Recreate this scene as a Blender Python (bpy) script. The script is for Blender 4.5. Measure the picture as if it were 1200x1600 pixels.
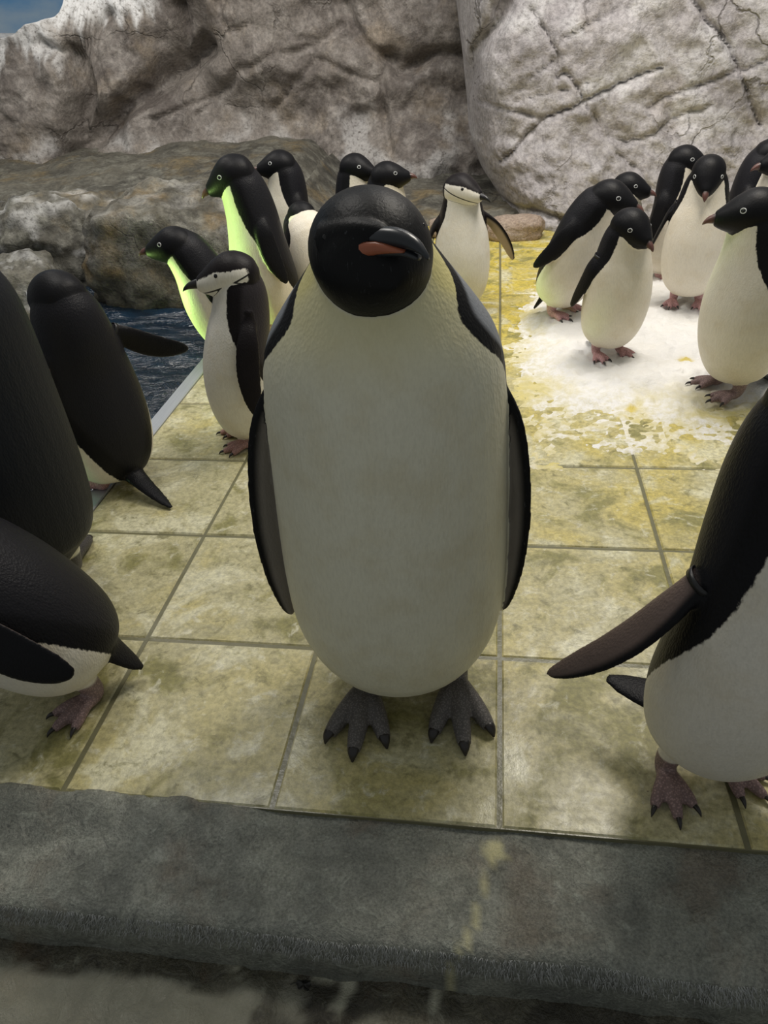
import bpy, bmesh, math, random
import numpy as np
from mathutils import Vector, Matrix, noise
from mathutils.bvhtree import BVHTree

for o in list(bpy.data.objects): bpy.data.objects.remove(o)
SC = bpy.context.scene
COL = SC.collection
T = 0.42                                   # floor tile pitch in metres
rad = math.radians

# ------------------------------------------------------------------ camera
F_PX, PITCH, YAW, ROLL = 1144.579, .5994, -.1684, -.0681
CP = np.array([-.0918*T, -1.8276*T, 2.8847*T])
_f = np.array([math.sin(YAW)*math.cos(PITCH), math.cos(YAW)*math.cos(PITCH), -math.sin(PITCH)])
_r0 = np.array([math.cos(YAW), -math.sin(YAW), 0]); _u0 = np.cross(_r0, _f)
_r = math.cos(ROLL)*_r0 + math.sin(ROLL)*_u0
_u = -math.sin(ROLL)*_r0 + math.cos(ROLL)*_u0
cam = bpy.data.objects.new('camera', bpy.data.cameras.new('camera')); COL.objects.link(cam)
cam.data.sensor_fit = 'VERTICAL'; cam.data.sensor_height = 36; cam.data.lens = F_PX/1600*36
cam.data.clip_start = .02
cam.matrix_world = Matrix(((_r[0], _u[0], -_f[0], CP[0]), (_r[1], _u[1], -_f[1], CP[1]), (_r[2], _u[2], -_f[2], CP[2]), (0, 0, 0, 1)))
SC.camera = cam
def ray(px, py): return _f + _r*(px-600)/F_PX + _u*(800-py)/F_PX
def at(px, py, Y):                         # pixel -> point on the upright plane at depth Y
    d = ray(px, py); return CP + d*(Y-CP[1])/d[1]
def gp(px, py, z=0.):                      # pixel -> point on the level plane z
    d = ray(px, py); return CP + d*(z-CP[2])/d[2]

# ------------------------------------------------------------------ light
W = bpy.data.worlds.new('world'); SC.world = W; W.use_nodes = True
W.node_tree.nodes['Background'].inputs[0].default_value = (.63, .66, .66, 1)
W.node_tree.nodes['Background'].inputs[1].default_value = .30
def area(name, loc, target, size, sizey, power, col):
    l = bpy.data.lights.new(name, 'AREA'); l.shape = 'RECTANGLE'; l.size = size; l.size_y = sizey; l.energy = power; l.color = col
    o = bpy.data.objects.new(name, l); COL.objects.link(o); o.location = loc
    o.rotation_euler = (Vector(target)-Vector(loc)).to_track_quat('-Z', 'Y').to_euler(); return o
area('ceiling_lamp_snow_offscreen', (.9, 2.3, 3.3), (.5, 2.4, 0), 1.2, .8, 62, (1, .93, .82))
area('ceiling_lamp_pool_offscreen', (-1.4, 1.7, 3.3), (-1.1, 2.2, 0), 1.0, .6, 26, (1, .96, .90))
area('ceiling_lamp_boulder_offscreen', (.2, 3.2, 3.4), (.7, 4.6, .6), 1.6, .6, 45, (1, .96, .93))
area('ceiling_lamp_rock_wall_offscreen', (-2.8, 3.4, 3.2), (-2.6, 5.4, .7), 1.6, .6, 50, (1, .95, .88))
def spot(name, loc, target, power, col, deg, blend=.35, rads=.06):
    l = bpy.data.lights.new(name, 'SPOT'); l.energy = power; l.color = col; l.spot_size = rad(deg); l.spot_blend = blend; l.shadow_soft_size = rads
    o = bpy.data.objects.new(name, l); COL.objects.link(o); o.location = loc
    o.rotation_euler = (Vector(target)-Vector(loc)).to_track_quat('-Z', 'Y').to_euler(); return o
spot('pool_lamp_far_offscreen', (-2.40, 2.08, -.06), (-1.10, 2.36, .33), 120, (.60, 1, .26), 40)
spot('pool_lamp_near_offscreen', (-2.1, .85, -.06), (-1.3, 1.08, .18), 22, (.45, 1, .42), 22)
SC.view_settings.view_transform = 'Standard'; SC.view_settings.look = 'None'
SC.view_settings.gamma = 1; SC.view_settings.use_curve_mapping = False
SC.view_settings.exposure = 0.22

# ------------------------------------------------------------------ helpers
def link(o, parent=None):
    COL.objects.link(o)
    if parent is not None: o.parent = parent
    return o
def mesh_obj(name, V, Fc, mat, parent=None, smooth=True):
    me = bpy.data.meshes.new(name); me.from_pydata([tuple(map(float, v)) for v in V], [], [tuple(map(int, f)) for f in Fc]); me.update()
    if smooth: me.polygons.foreach_set('use_smooth', [True]*len(me.polygons))
    if mat: me.materials.append(mat)
    return link(bpy.data.objects.new(name, me), parent)
def tag(o, label=None, cat=None, group=None, kind=None):
    if label: o['label'] = label
    if cat: o['category'] = cat
    if group: o['group'] = group
    if kind: o['kind'] = kind
    return o
def add_attr(me, name, arr):
    a = me.attributes.new(name, 'FLOAT', 'POINT'); a.data.foreach_set('value', np.asarray(arr, np.float32))
def fbm(x, y, z, oct=4, H=.9): return noise.fractal(Vector((x, y, z)), H, 2.1, oct)
def grid_faces(nu, nv):
    i = np.arange(nu-1)[:, None]; j = np.arange(nv-1)[None, :]
    a = i*nv+j
    return np.stack([a, a+nv, a+nv+1, a+1], -1).reshape(-1, 4)
def sstep(a, b, x):
    t = np.clip((x-a)/(b-a), 0, 1); return t*t*(3-2*t)
def seg_dist(P, poly):
    """distance of 2-D points to a polyline"""
    d = np.full(len(P), 1e9)
    for a, b in zip(poly[:-1], poly[1:]):
        a = np.array(a); b = np.array(b); ab = b-a
        t = np.clip(((P-a)@ab)/(ab@ab), 0, 1)
        d = np.minimum(d, np.linalg.norm(P-(a+t[:, None]*ab), axis=1))
    return d

class Mat:
    """small node-tree builder"""
    def __init__(s, name):
        s.m = bpy.data.materials.new(name); s.m.use_nodes = True; s.t = s.m.node_tree
        s.b = s.t.nodes['Principled BSDF']
    def n(s, typ, **kw):
        nd = s.t.nodes.new(typ)
        for k, v in kw.items(): setattr(nd, k, v)
        return nd
    def put(s, sock, val):
        if isinstance(val, bpy.types.NodeSocket): s.t.links.new(val, sock)
        elif isinstance(val, (tuple, list)) and len(val) == 3 and sock.type == 'RGBA': sock.default_value = (*val, 1)
        else: sock.default_value = val
    def math(s, op, a, b=None, c=None, clamp=False):
        nd = s.n('ShaderNodeMath', operation=op, use_clamp=clamp); s.put(nd.inputs[0], a)
        if b is not None: s.put(nd.inputs[1], b)
        if c is not None: s.put(nd.inputs[2], c)
        return nd.outputs[0]
    def step(s, x, a, b, o0=0., o1=1.):
        nd = s.n('ShaderNodeMapRange', interpolation_type='SMOOTHSTEP'); s.put(nd.inputs[0], x)
        for k, v in zip((1, 2, 3, 4), (a, b, o0, o1)): s.put(nd.inputs[k], v)
        return nd.outputs[0]
    def mix(s, f, a, b, mode='MIX'):
        nd = s.n('ShaderNodeMix', data_type='RGBA', blend_type=mode); s.put(nd.inputs[0], f); s.put(nd.inputs[6], a); s.put(nd.inputs[7], b)
        return nd.outputs[2]
    def pos(s): return s.n('ShaderNodeNewGeometry').outputs['Position']
    def obj(s): return s.n('ShaderNodeTexCoord').outputs['Object']
    def scale(s, v, sc, rot=(0, 0, 0)):
        nd = s.n('ShaderNodeMapping'); s.put(nd.inputs[0], v); nd.inputs['Scale'].default_value = sc; nd.inputs['Rotation'].default_value = rot
        return nd.outputs[0]
    def noise(s, v, sc, det=4., rough=.55, dist=0.):
        nd = s.n('ShaderNodeTexNoise'); s.put(nd.inputs['Vector'], v); nd.inputs['Scale'].default_value = sc
        nd.inputs['Detail'].default_value = det; nd.inputs['Roughness'].default_value = rough; nd.inputs['Distortion'].default_value = dist
        return nd.outputs[0]
    def voro(s, v, sc, feat='F1', rnd=1.):
        nd = s.n('ShaderNodeTexVoronoi', feature=feat); s.put(nd.inputs['Vector'], v); nd.inputs['Scale'].default_value = sc
        nd.inputs['Randomness'].default_value = rnd
        return nd.outputs['Distance']
    def attr(s, name): return s.n('ShaderNodeAttribute', attribute_name=name).outputs['Fac']
    def sep(s, v): return s.n_out('ShaderNodeSeparateXYZ', v)
    def n_out(s, typ, v):
        nd = s.n(typ); s.put(nd.inputs[0], v); return nd.outputs
    def bump(s, h, strength=.3, dist=.01, prev=None):
        nd = s.n('ShaderNodeBump'); nd.inputs['Strength'].default_value = strength; nd.inputs['Distance'].default_value = dist
        s.put(nd.inputs['Height'], h)
        if prev is not None: s.put(nd.inputs['Normal'], prev)
        return nd.outputs[0]
    def out(s, col=None, rough=None, normal=None, spec=None, **kw):
        if col is not None: s.put(s.b.inputs['Base Color'], col)
        if rough is not None: s.put(s.b.inputs['Roughness'], rough)
        if normal is not None: s.put(s.b.inputs['Normal'], normal)
        if spec is not None: s.put(s.b.inputs['Specular IOR Level'], spec)
        for k, v in kw.items(): s.put(s.b.inputs[k], v)
        return s.m

def flat_mat(name, col, rough=.5, **kw):
    m = Mat(name); n1 = m.noise(m.obj(), 90., 3.)
    c = m.mix(m.math('MULTIPLY', n1, .5), col, tuple(x*.6 for x in col))
    return m.out(c, rough, **kw)

# ------------------------------------------------------------------ materials of the setting
def rock_material(name, c0, c1, c2, warm, crack=1., sc=1.):
    m = Mat(name); p = m.pos()
    n1 = m.noise(p, 1.6*sc, 6, .6, .4); n2 = m.noise(p, 7*sc, 6, .65, .3); n3 = m.noise(p, 38*sc, 5, .7)
    c = m.mix(m.step(n1, .35, .65), c0, c1)
    c = m.mix(m.step(n2, .42, .72), c, c2)
    c = m.mix(m.math('MULTIPLY', m.step(m.noise(p, 2.7*sc, 5, .6), .5, .72), .55), c, warm)
    sp = m.step(n3, .25, .75, .62, 1.3)
    c = m.mix(1., c, sp, 'MULTIPLY')
    v = m.n('ShaderNodeVectorMath', operation='ADD'); m.put(v.inputs[0], p)
    nn = m.n('ShaderNodeTexNoise'); m.put(nn.inputs['Vector'], p); nn.inputs['Scale'].default_value = 2.2; nn.inputs['Detail'].default_value = 5
    sc2 = m.n('ShaderNodeVectorMath', operation='SCALE'); m.put(sc2.inputs[0], nn.outputs[1]); sc2.inputs['Scale'].default_value = .8
    m.put(v.inputs[1], sc2.outputs[0])
    e = m.voro(v.outputs[0], 1.7*sc, 'DISTANCE_TO_EDGE'); ck = m.step(e, .0, .022)
    ckm = m.math('MAXIMUM', ck, m.step(m.noise(p, 1.1, 3), .40, .56))
    c = m.mix(m.math('MULTIPLY', m.math('SUBTRACT', 1., ckm), .6*crack), c, (.05, .042, .036))
    st = m.attr('stain'); c = m.mix(m.math('MULTIPLY', st, m.step(n3, .25, .55)), c, (.80, .80, .80))
    h = m.math('ADD', m.math('MULTIPLY', n2, 1.), m.math('MULTIPLY', n3, .35)); h = m.math('ADD', h, m.math('MULTIPLY', ckm, .5*crack))
    return m.out(c, m.step(n2, .3, .7, .85, .5), m.bump(h, .6, .035))
M_WALL = rock_material('rock_wall', (.125, .107, .096), (.23, .205, .182), (.31, .282, .256), (.28, .225, .16))
M_BOULDER = rock_material('pale_rock', (.26, .243, .246), (.44, .418, .422), (.35, .326, .328), (.29, .25, .215))
M_LEDGE = rock_material('wet_rock', (.055, .052, .043), (.135, .126, .100), (.22, .215, .18), (.25, .18, .075), crack=.8)
M_MOUND = rock_material('algae_rock', (.040, .036, .026), (.105, .095, .070), (.20, .19, .155), (.26, .165, .05), crack=.8, sc=1.3)
M_STONE = rock_material('brown_stone', (.26, .19, .14), (.36, .28, .22), (.42, .34, .28), (.30, .2, .13), crack=.2, sc=2.)

def tile_material():
    m = Mat('stained_tile'); p = m.pos(); oi = m.n('ShaderNodeObjectInfo')
    off = m.n('ShaderNodeCombineXYZ'); m.put(off.inputs[0], m.math('MULTIPLY', oi.outputs['Random'], 31.)); m.put(off.inputs[2], m.math('MULTIPLY', oi.outputs['Random'], 17.))
    va = m.n('ShaderNodeVectorMath', operation='ADD'); m.put(va.inputs[0], p); m.put(va.inputs[1], off.outputs[0]); q = va.outputs[0]
    y = m.sep(p)[1]; x = m.sep(p)[0]
    n1 = m.noise(q, 5.5, 7, .62, .5); n2 = m.noise(q, 22, 6, .68, .6); n3 = m.noise(p, 3.1, 5, .6, .6); n4 = m.noise(q, 140, 3, .6)
    yel = m.math('ADD', m.step(y, .2, 3.6, .0, .75), m.step(x, -.9, .5, -.08, .26)); yel = m.math('ADD', yel, m.step(n3, .3, .72, -.40, .38), clamp=True)
    c = m.mix(yel, (.46, .425, .245), (.55, .44, .075))
    c = m.mix(m.step(n1, .52, .64, 0, .85), c, (.64, .615, .43))
    c = m.mix(m.step(n1, .49, .36, 0, .9), c, (.225, .210, .068))
    c = m.mix(m.step(n2, .55, .70, 0, .6), c, (.70, .68, .53))
    c = m.mix(m.step(n2, .46, .32, 0, .65), c, (.165, .155, .06))
    c = m.mix(m.step(m.noise(p, 61, 2, .5), .77, .80, 0, .7), c, (.09, .08, .04))
    c = m.mix(1., c, m.step(m.noise(q, 75, 5, .75), .28, .72, .70, 1.25), 'MULTIPLY')
    h = m.math('ADD', m.math('MULTIPLY', n2, .7), m.math('MULTIPLY', n4, .25))
    return m.out(c, m.step(n1, .35, .7, .52, .26), m.bump(h, .35, .006))
M_TILE = tile_material()
m = Mat('grout'); nz = m.noise(m.pos(), 40, 4); M_GROUT = m.out(m.mix(nz, (.12, .115, .06), (.20, .19, .11)), .30, m.bump(nz, .4, .004))

m = Mat('brushed_metal'); nz = m.noise(m.scale(m.pos(), (60, 2, 60)), 3, 4); M_STRIP = m.out(m.mix(nz, (.40, .42, .46), (.56, .59, .63)), .42, Metallic=.55)
m = Mat('pool_water'); p = m.pos()
nz = m.noise(m.scale(p, (1, 2.2, 1)), 5, 5, .6, .8)
M_WATER = m.out(m.mix(m.step(nz, .3, .7), (.004, .011, .022), (.012, .03, .055)), .05, m.bump(nz, .8, .05), spec=.8)
m = Mat('pool_plaster'); nz = m.noise(m.pos(), 9, 4); M_POOL = m.out(m.mix(nz, (.03, .06, .09), (.08, .12, .15)), .6)

def ledge_material(name, c0, c1, c2, rough0, rough1, light, brown):
    m = Mat(name); p = m.pos()
    n1 = m.noise(p, 6, 7, .62, .7); n2 = m.noise(p, 27, 6, .68, .8); n3 = m.noise(p, 210, 3, .7)
    c = m.mix(m.step(n1, .34, .66), c0, c1); c = m.mix(m.step(n2, .52, .74, 0, .55), c, c2)
    c = m.mix(m.step(m.noise(p, 4.3, 5, .6, .4), .50, .66, 0, .75), c, brown)
    c = m.mix(m.step(n2, .46, .30, 0, .6), c, tuple(.45*a for a in c0))
    c = m.mix(1., c, m.step(n3, .25, .75, .65, 1.35), 'MULTIPLY')
    c = m.mix(m.attr('guano'), c, light)
    h = m.math('ADD', n2, m.math('MULTIPLY', n3, .25))
    return m.out(c, m.step(n1, .36, .62, rough0, rough1), m.bump(h, .7, .014))
M_CONC = ledge_material('wet_concrete', (.145, .152, .130), (.26, .268, .225), (.36, .385, .33), .48, .14, (.60, .56, .32), (.175, .150, .115))
M_GUTTER = ledge_material('wet_gutter', (.035, .030, .018), (.13, .12, .082), (.28, .285, .22), .36, .08, (.44, .43, .33), (.085, .052, .024))
m = Mat('snow'); p = m.pos(); n1 = m.noise(p, 4.5, 6, .65, .7); n2 = m.noise(p, 34, 5, .7)
yy = m.sep(p)[1]; slush = m.attr('slush')
c = m.mix(m.math('MULTIPLY', m.step(n1, .40, .66), slush), (.80, .79, .775), (.64, .55, .19))
c = m.mix(m.math('MULTIPLY', m.step(n2, .40, .62, 0, .6), slush), c, (.55, .49, .22))
c = m.mix(m.attr('yellow'), c, (.60, .46, .01))
M_SNOW = m.out(c, .55, m.bump(n2, .6, .012)); M_SNOW.node_tree.nodes['Principled BSDF'].inputs['Subsurface Weight'].default_value = .0
M_FROST = flat_mat('frost', (.52, .53, .51), .6)
m = Mat('sky_mural'); p = m.pos(); nz = m.noise(m.scale(p, (1, 1, 2.5)), .8, 5); M_MURAL = m.out(m.mix(m.step(nz, .35, .7), (.20, .46, .80), (.55, .70, .85)), .8)

# ------------------------------------------------------------------ floor, ledge, pool
def box_verts(x0, x1, y0, y1, z0, z1, bev=0.):
    b = bev
    V = [(x0, y0, z0), (x1, y0, z0), (x1, y1, z0), (x0, y1, z0), (x0, y0, z1-b), (x1, y0, z1-b), (x1, y1, z1-b), (x0, y1, z1-b)]
    Fc = [(3, 2, 1, 0), (0, 1, 5, 4), (1, 2, 6, 5), (2, 3, 7, 6), (3, 0, 4, 7)]
    if b:
        V += [(x0+b, y0+b, z1), (x1-b, y0+b, z1), (x1-b, y1-b, z1), (x0+b, y1-b, z1)]
        Fc += [(4, 5, 9, 8), (5, 6, 10, 9), (6, 7, 11, 10), (7, 4, 8, 11), (8, 9, 10, 11)]
    else: Fc += [(4, 5, 6, 7)]
    return V, Fc
X_STRIP = -1.232
V, Fc = box_verts(X_STRIP-.006, 3.4, .003, 4.6, -.12, -.004)
FLOOR = tag(mesh_obj('floor', V, Fc, M_GROUT, smooth=False), kind='structure')
g = .0045
Vt, Ft = box_verts(g, T-g, g, T-g, -.014, 0, .004)
tile_me = bpy.data.meshes.new('tile'); tile_me.from_pydata(Vt, [], Ft); tile_me.materials.append(M_TILE)
Vt2, Ft2 = box_verts(T*3+X_STRIP+.002, T-g, g, T-g, -.014, 0, .004)
tile_cut = bpy.data.meshes.new('tile'); tile_cut.from_pydata(Vt2, [], Ft2); tile_cut.materials.append(M_TILE)
rt = random.Random(4)
for j in range(11):
    for i in range(-3, 8):
        o = link(bpy.data.objects.new('tile', tile_cut if i == -3 else tile_me), FLOOR)
        o.location = (i*T, j*T, rt.uniform(-.0012, .0006))

# concrete ledge in front of the tiles
xs = np.arange(-2.6, 3.01, .0125); prof = [(.05, -.016)]+[(y, -.013) for y in np.linspace(.03, -.185, 22)]+[(-.197, -.0145), (-.207, -.020), (-.214, -.030), (-.218, -.045), (-.221, -.07), (-.222, -.10), (-.222, -.16)]
V = []; gu = []
spl = np.array(gp(772, 1322)[:2])
streak = [tuple(gp(*q)[:2]) for q in ((772, 1322), (760, 1360), (745, 1420), (728, 1470), (700, 1500))]
for x in xs:
    # mortar smear runs up over the first tile row on the left part
    sm = 1/(1+math.exp((x+.45)*60)); edge = .014+.016*fbm(x*9, 3, 0, 4)+.01*fbm(x*2.5, 7, 0, 2)
    for k, (y, z) in enumerate(prof):
        n = fbm(x*7, y*7, 0, 4)*.0035+fbm(x*30, y*30, 2, 4)*.0016
        zz = z+n; yy = y
        if y > -.19 and k > 1:
            up = sstep(edge+.006, edge-.010, np.array(y)); zz += sm*.0165*float(up)*float(sstep(-.12, -.02, np.array(y)))
        else:
            if y < -.19: yy += .007*fbm(x*5, 1, 0, 4)+.003*fbm(x*40, 1, 0, 2)
        V.append((x, yy, zz))
V = np.array(V); P2 = V[:, :2]
jit = np.array([fbm(a*45, b*45, 5, 3) for a, b in P2])
d1 = np.linalg.norm((P2-spl)*[1., 1.1], axis=1)+jit*.012; d2 = seg_dist(P2, streak)+jit*.005
gu = np.maximum(sstep(.026, .014, d1), .6*sstep(.009, .001, d2))
LEDGE = tag(mesh_obj('ledge_front', V, grid_faces(len(xs), len(prof)), M_CONC), kind='structure')
add_attr(LEDGE.data, 'guano', gu)
# lower wet gutter between ledge and viewing window
ys = np.arange(-.80, -.205, .0125); V = []
for x in xs:
    for y in ys:
        n = fbm(x*4, y*4, 9, 4)*.016+fbm(x*17, y*17, 3, 4)*.005+abs(fbm(x*9, y*6, 1, 3))*.008
        V.append((x, y, -.118+n))
V = np.array(V); P2 = V[:, :2]
pat = np.array([fbm(a*11, b*11, 4, 5) for a, b in P2])
st = [[tuple(gp(*q, -.11)[:2]) for q in pl] for pl in (((700, 1500), (690, 1530), (678, 1570)), ((355, 1490), (375, 1520), (360, 1560)), ((430, 1500), (470, 1505), (455, 1520)), ((480, 1530), (530, 1515), (550, 1530), (530, 1570)))]
gu = np.zeros(len(V))
for pl in st: gu = np.maximum(gu, sstep(.010, .001, seg_dist(P2, pl)+pat*.010))
gl = np.array([fbm(a*3.1+4, b*3.1, 8, 3) for a, b in P2]); lf = sstep(-.35, -.60, P2[:, 0])*sstep(-.245, -.275, P2[:, 1])
gu = np.maximum(gu, .55*sstep(.05, .30, gl+.5*lf+.35*pat)*sstep(-.225, -.26, P2[:, 1]))
GUT = tag(mesh_obj('gutter_floor', V, grid_faces(len(xs), len(ys)), M_GUTTER), kind='structure')
add_attr(GUT.data, 'guano', gu)
# frost needles along the ledge lip
rng = np.random.default_rng(3); V = []; Fc = []
for k in range(4200):
    x = rng.uniform(-1.1, .75); t = rng.uniform(0, 1)**1.5
    y = -.208-.012*t+.007*fbm(x*5, 1, 0, 4); z = -.020-.03*t
    d = np.array([rng.normal(0, .45), -1+rng.normal(0, .25), -.55+rng.normal(0, .45)]); d /= np.linalg.norm(d)
    L = rng.uniform(.005, .019)*(.6+.6*max(0, fbm(x*6, 0, 3, 2)+.5)); s = np.cross(d, [0, 0, 1]); s /= np.linalg.norm(s); u = np.cross(s, d); w = .0008
    b = np.array([x, y, z]); i = len(V)
    V += [b+s*w, b-s*w*.5+u*w, b-s*w*.5-u*w, b+d*L]; Fc += [(i, i+1, i+3), (i+1, i+2, i+3), (i+2, i, i+3)]
tag(mesh_obj('frost_needles', V, Fc, M_FROST), 'pale frost needles bristling along the lip of the grey ledge', 'frost', kind='stuff')

# pool
V, Fc = box_verts(X_STRIP-.056, X_STRIP, -.3, 4.0, -.02, .003, .003)
tag(mesh_obj('trim_1', V, Fc, M_STRIP, smooth=False), kind='structure')
V, Fc = box_verts(X_STRIP-.05, X_STRIP-.007, -.3, 4.0, -.7, -.02)
tag(mesh_obj('wall_pool', V, Fc, M_POOL, smooth=False), kind='structure')
wx = np.arange(-8, X_STRIP-.045, .03); wy = np.arange(-.6, 4.24, .03)
V = [(x, y, -.085+.014*fbm(x*4, y*8, 0, 4)+.008*math.sin(y*17+x*6+3*fbm(x, y, 2, 2))) for x in wx for y in wy]
tag(mesh_obj('pool_water', V, grid_faces(len(wx), len(wy)), M_WATER), 'dark blue rippling pool water beside the tiled edge', 'water', kind='stuff')

# ------------------------------------------------------------------ rock walls
def crack_field(P2, lines, Y, wid=.02):
    """depth of grooves; lines are traced on the rock face at depth Y"""
    f = np.zeros(len(P2))
    for pl, w, dep in lines:
        pts = [tuple(at(*q, Y)[[0, 2]]) for q in pl]
        f = np.maximum(f, dep*np.exp(-(seg_dist(P2, pts)/(w))**2))
    return f
# back wall
nx, nz = 380, 170
X = np.linspace(-7.5, .6, nx); V = []; UV = []
for x in X:
    ztop = 1.22 + .05*fbm(x*2, 0, 0, 3) + 1.35*float(sstep(-3.45, -3.05, np.array(x))) + .10*float(sstep(-3.9, -3.4, np.array(x)))
    for k in range(nz):
        v = k/(nz-1)
        if v < .82: z = -.2+(v/.82)*(ztop+.2); back = 0.
        else: z = ztop-.06*((v-.82)/.18)**2+.03*(v-.82); back = ((v-.82)/.18)**1.5*1.6
        V.append((x, 5.75+back, z))
V = np.array(V); P2 = V[:, [0, 2]]+0.
jx = np.array([fbm(a*3, b*3, 1, 4) for a, b in P2]); jz = np.array([fbm(a*3, b*3, 11, 4) for a, b in P2])
PJ = P2+np.stack([jx, jz], 1)*.035
L = [(((300, 80), (260, 110), (205, 150), (150, 195), (115, 245)), .09, .30), (((262, 0), (265, 60), (262, 100)), .05, .12), (((120, 255), (118, 200), (128, 150), (110, 90)), .07, .25),
     (((270, 110), (200, 165), (130, 220), (110, 255)), .035, .10), (((105, 230), (160, 200), (250, 185), (330, 150)), .03, .05), (((330, 0), (345, 50), (380, 40), (378, 0)), .018, .04),
     (((290, 190), (360, 110), (470, 75), (530, 40)), .03, .05), (((600, 90), (620, 120), (690, 85), (720, 90)), .06, .16), (((410, 180), (480, 100), (600, 140)), .022, .04),
     (((530, 0), (560, 70), (600, 95), (590, 180), (610, 240)), .04, .08), (((150, 20), (130, 80), (160, 150)), .03, .06), (((430, 0), (450, 60), (540, 60)), .02, .03), (((60, 70), (100, 90), (125, 70)), .04, .12)]
ck = crack_field(PJ, L, 5.6)
big = np.array([fbm(a*.9, b*.9, 5, 3) for a, b in P2]); mid = np.array([1-abs(fbm(a*2.3+7, b*2.3, 3, 4)) for a, b in P2]); fine = np.array([fbm(a*11, b*11, 2, 4) for a, b in P2])
low = sstep(.55, .2, P2[:, 1])
dy = -.26*big-.07*mid-.014*fine+ck-.30*sstep(-3.1, -3.6, P2[:, 0])-.18*low
# the slab right of the diagonal crack stands proud of the dark recess above it
V[:, 1] += dy+.12
top = np.array([fbm(a*14, b*1.2, 3, 3) for a, b in P2])
A0 = at(60, 40, 5.5)[[0, 2]]; A1 = at(210, 5, 5.5)[[0, 2]]
pat = sstep(-3.75, -3.55, P2[:, 0])*sstep(-2.62, -2.78, P2[:, 0])
drip = pat*sstep(0., .10, P2[:, 1]-(1.16+.13*top+.10*np.abs(np.sin(P2[:, 0]*23))))
pat2 = sstep(-4.6, -4.3, P2[:, 0])*sstep(-3.35, -3.55, P2[:, 0]); drip2 = pat2*sstep(0., .12, P2[:, 1]-(1.02+.25*top))*.75
foot = .35*sstep(.62, .40, P2[:, 1]+.12*fine)*sstep(0., .35, np.array([fbm(a*2.2, b*3, 6, 4) for a, b in P2]))
WALL = tag(mesh_obj('wall_back', V, grid_faces(nx, nz)[:, ::-1], M_WALL), kind='structure')
add_attr(WALL.data, 'stain', np.clip(np.maximum(np.maximum(drip, drip2), foot), 0, 1))
# pale boulder on the right
nx, nz = 330, 170; V = []
zz = np.linspace(-.15, 2.7, nz)
xl = np.interp(zz, [-.15, .04, .25, .45, .9, 1.3, 2.7], [.02, -.02, -.17, -.26, -.30, -.36, -.5])
for i in range(nx):
    t = i/(nx-1)
    for k in range(nz):
        z = zz[k]
        if t < .22: a = t/.22; x = xl[k]+.40*(1-math.cos(a*math.pi/2)); y = 4.30+1.3*(1-math.sin(a*math.pi/2))**1.2
        else: x = xl[k]+.40+(t-.22)/.78*4.2; y = 4.30
        y += .10*(z-.6)+.30*max(0, z-1.1)**2 + (-.12*max(0, .5-z))
        V.append((x, y-.02*max(0, x-.8), z))
V = np.array(V); P2 = V[:, [0, 2]]+0.
jx = np.array([fbm(a*4, b*4, 21, 4) for a, b in P2]); jz = np.array([fbm(a*4, b*4, 31, 4) for a, b in P2])
PJ = P2+np.stack([jx, jz], 1)*.022
L = [(((805, -20), (770, 40), (740, 85), (728, 130), (722, 190), (716, 260)), .045, .17), (((830, 20), (860, 60), (872, 85), (868, 125), (880, 110), (905, 140), (918, 175)), .010, .035),
     (((868, 90), (845, 110), (828, 125)), .009, .02), (((780, 262), (815, 225), (850, 192), (920, 160), (975, 135), (1040, 105)), .011, .04), (((745, 172), (800, 180), (850, 192)), .012, .03),
     (((805, 165), (860, 148), (920, 130)), .008, .02), (((1090, -10), (1120, 40), (1150, 75), (1165, 110), (1180, 160), (1200, 200)), .012, .045), (((1170, 110), (1210, 95)), .01, .03),
     (((930, 180), (945, 215), (985, 225), (1030, 215), (1060, 190), (1120, 170)), .012, .03), (((1020, 175), (1050, 155), (1110, 140), (1160, 110)), .012, .03), (((850, 192), (850, 240), (860, 290)), .009, .02),
     (((970, 240), (1000, 270), (1020, 300)), .012, .03), (((880, 60), (940, 30), (990, 10)), .008, .02), (((760, 340), (830, 330), (900, 345)), .02, .06), (((868, 125), (862, 148)), .008, .02)]
ck = crack_field(PJ, L, 4.25)
big = np.array([fbm(a*1.0+3, b*1.0, 15, 3) for a, b in P2]); mid = np.array([1-abs(fbm(a*2.8+7, b*2.8, 13, 4)) for a, b in P2]); fine = np.array([fbm(a*13, b*13, 12, 4) for a, b in P2])
rough = sstep(.75, .35, P2[:, 1])
V[:, 1] += -.10*big-.06*mid-(.008+.022*rough)*fine+1.1*ck+.08
BOUL = tag(mesh_obj('boulder_wall', V, grid_faces(nx, nz)[:, ::-1], M_BOULDER), 'huge pale grey cracked boulder rising behind the tiled floor', 'boulder')
add_attr(BOUL.data, 'stain', .35*sstep(.1, .5, np.array([fbm(a*3, b*3, 41, 4) for a, b in P2]))*sstep(.2, .7, P2[:, 1]))
# mural sky behind the rock
V, Fc = box_verts(-12, 6, 10, 10.1, -.5, 6)
tag(mesh_obj('wall_mural', V, Fc, M_MURAL, smooth=False), kind='structure')

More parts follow.
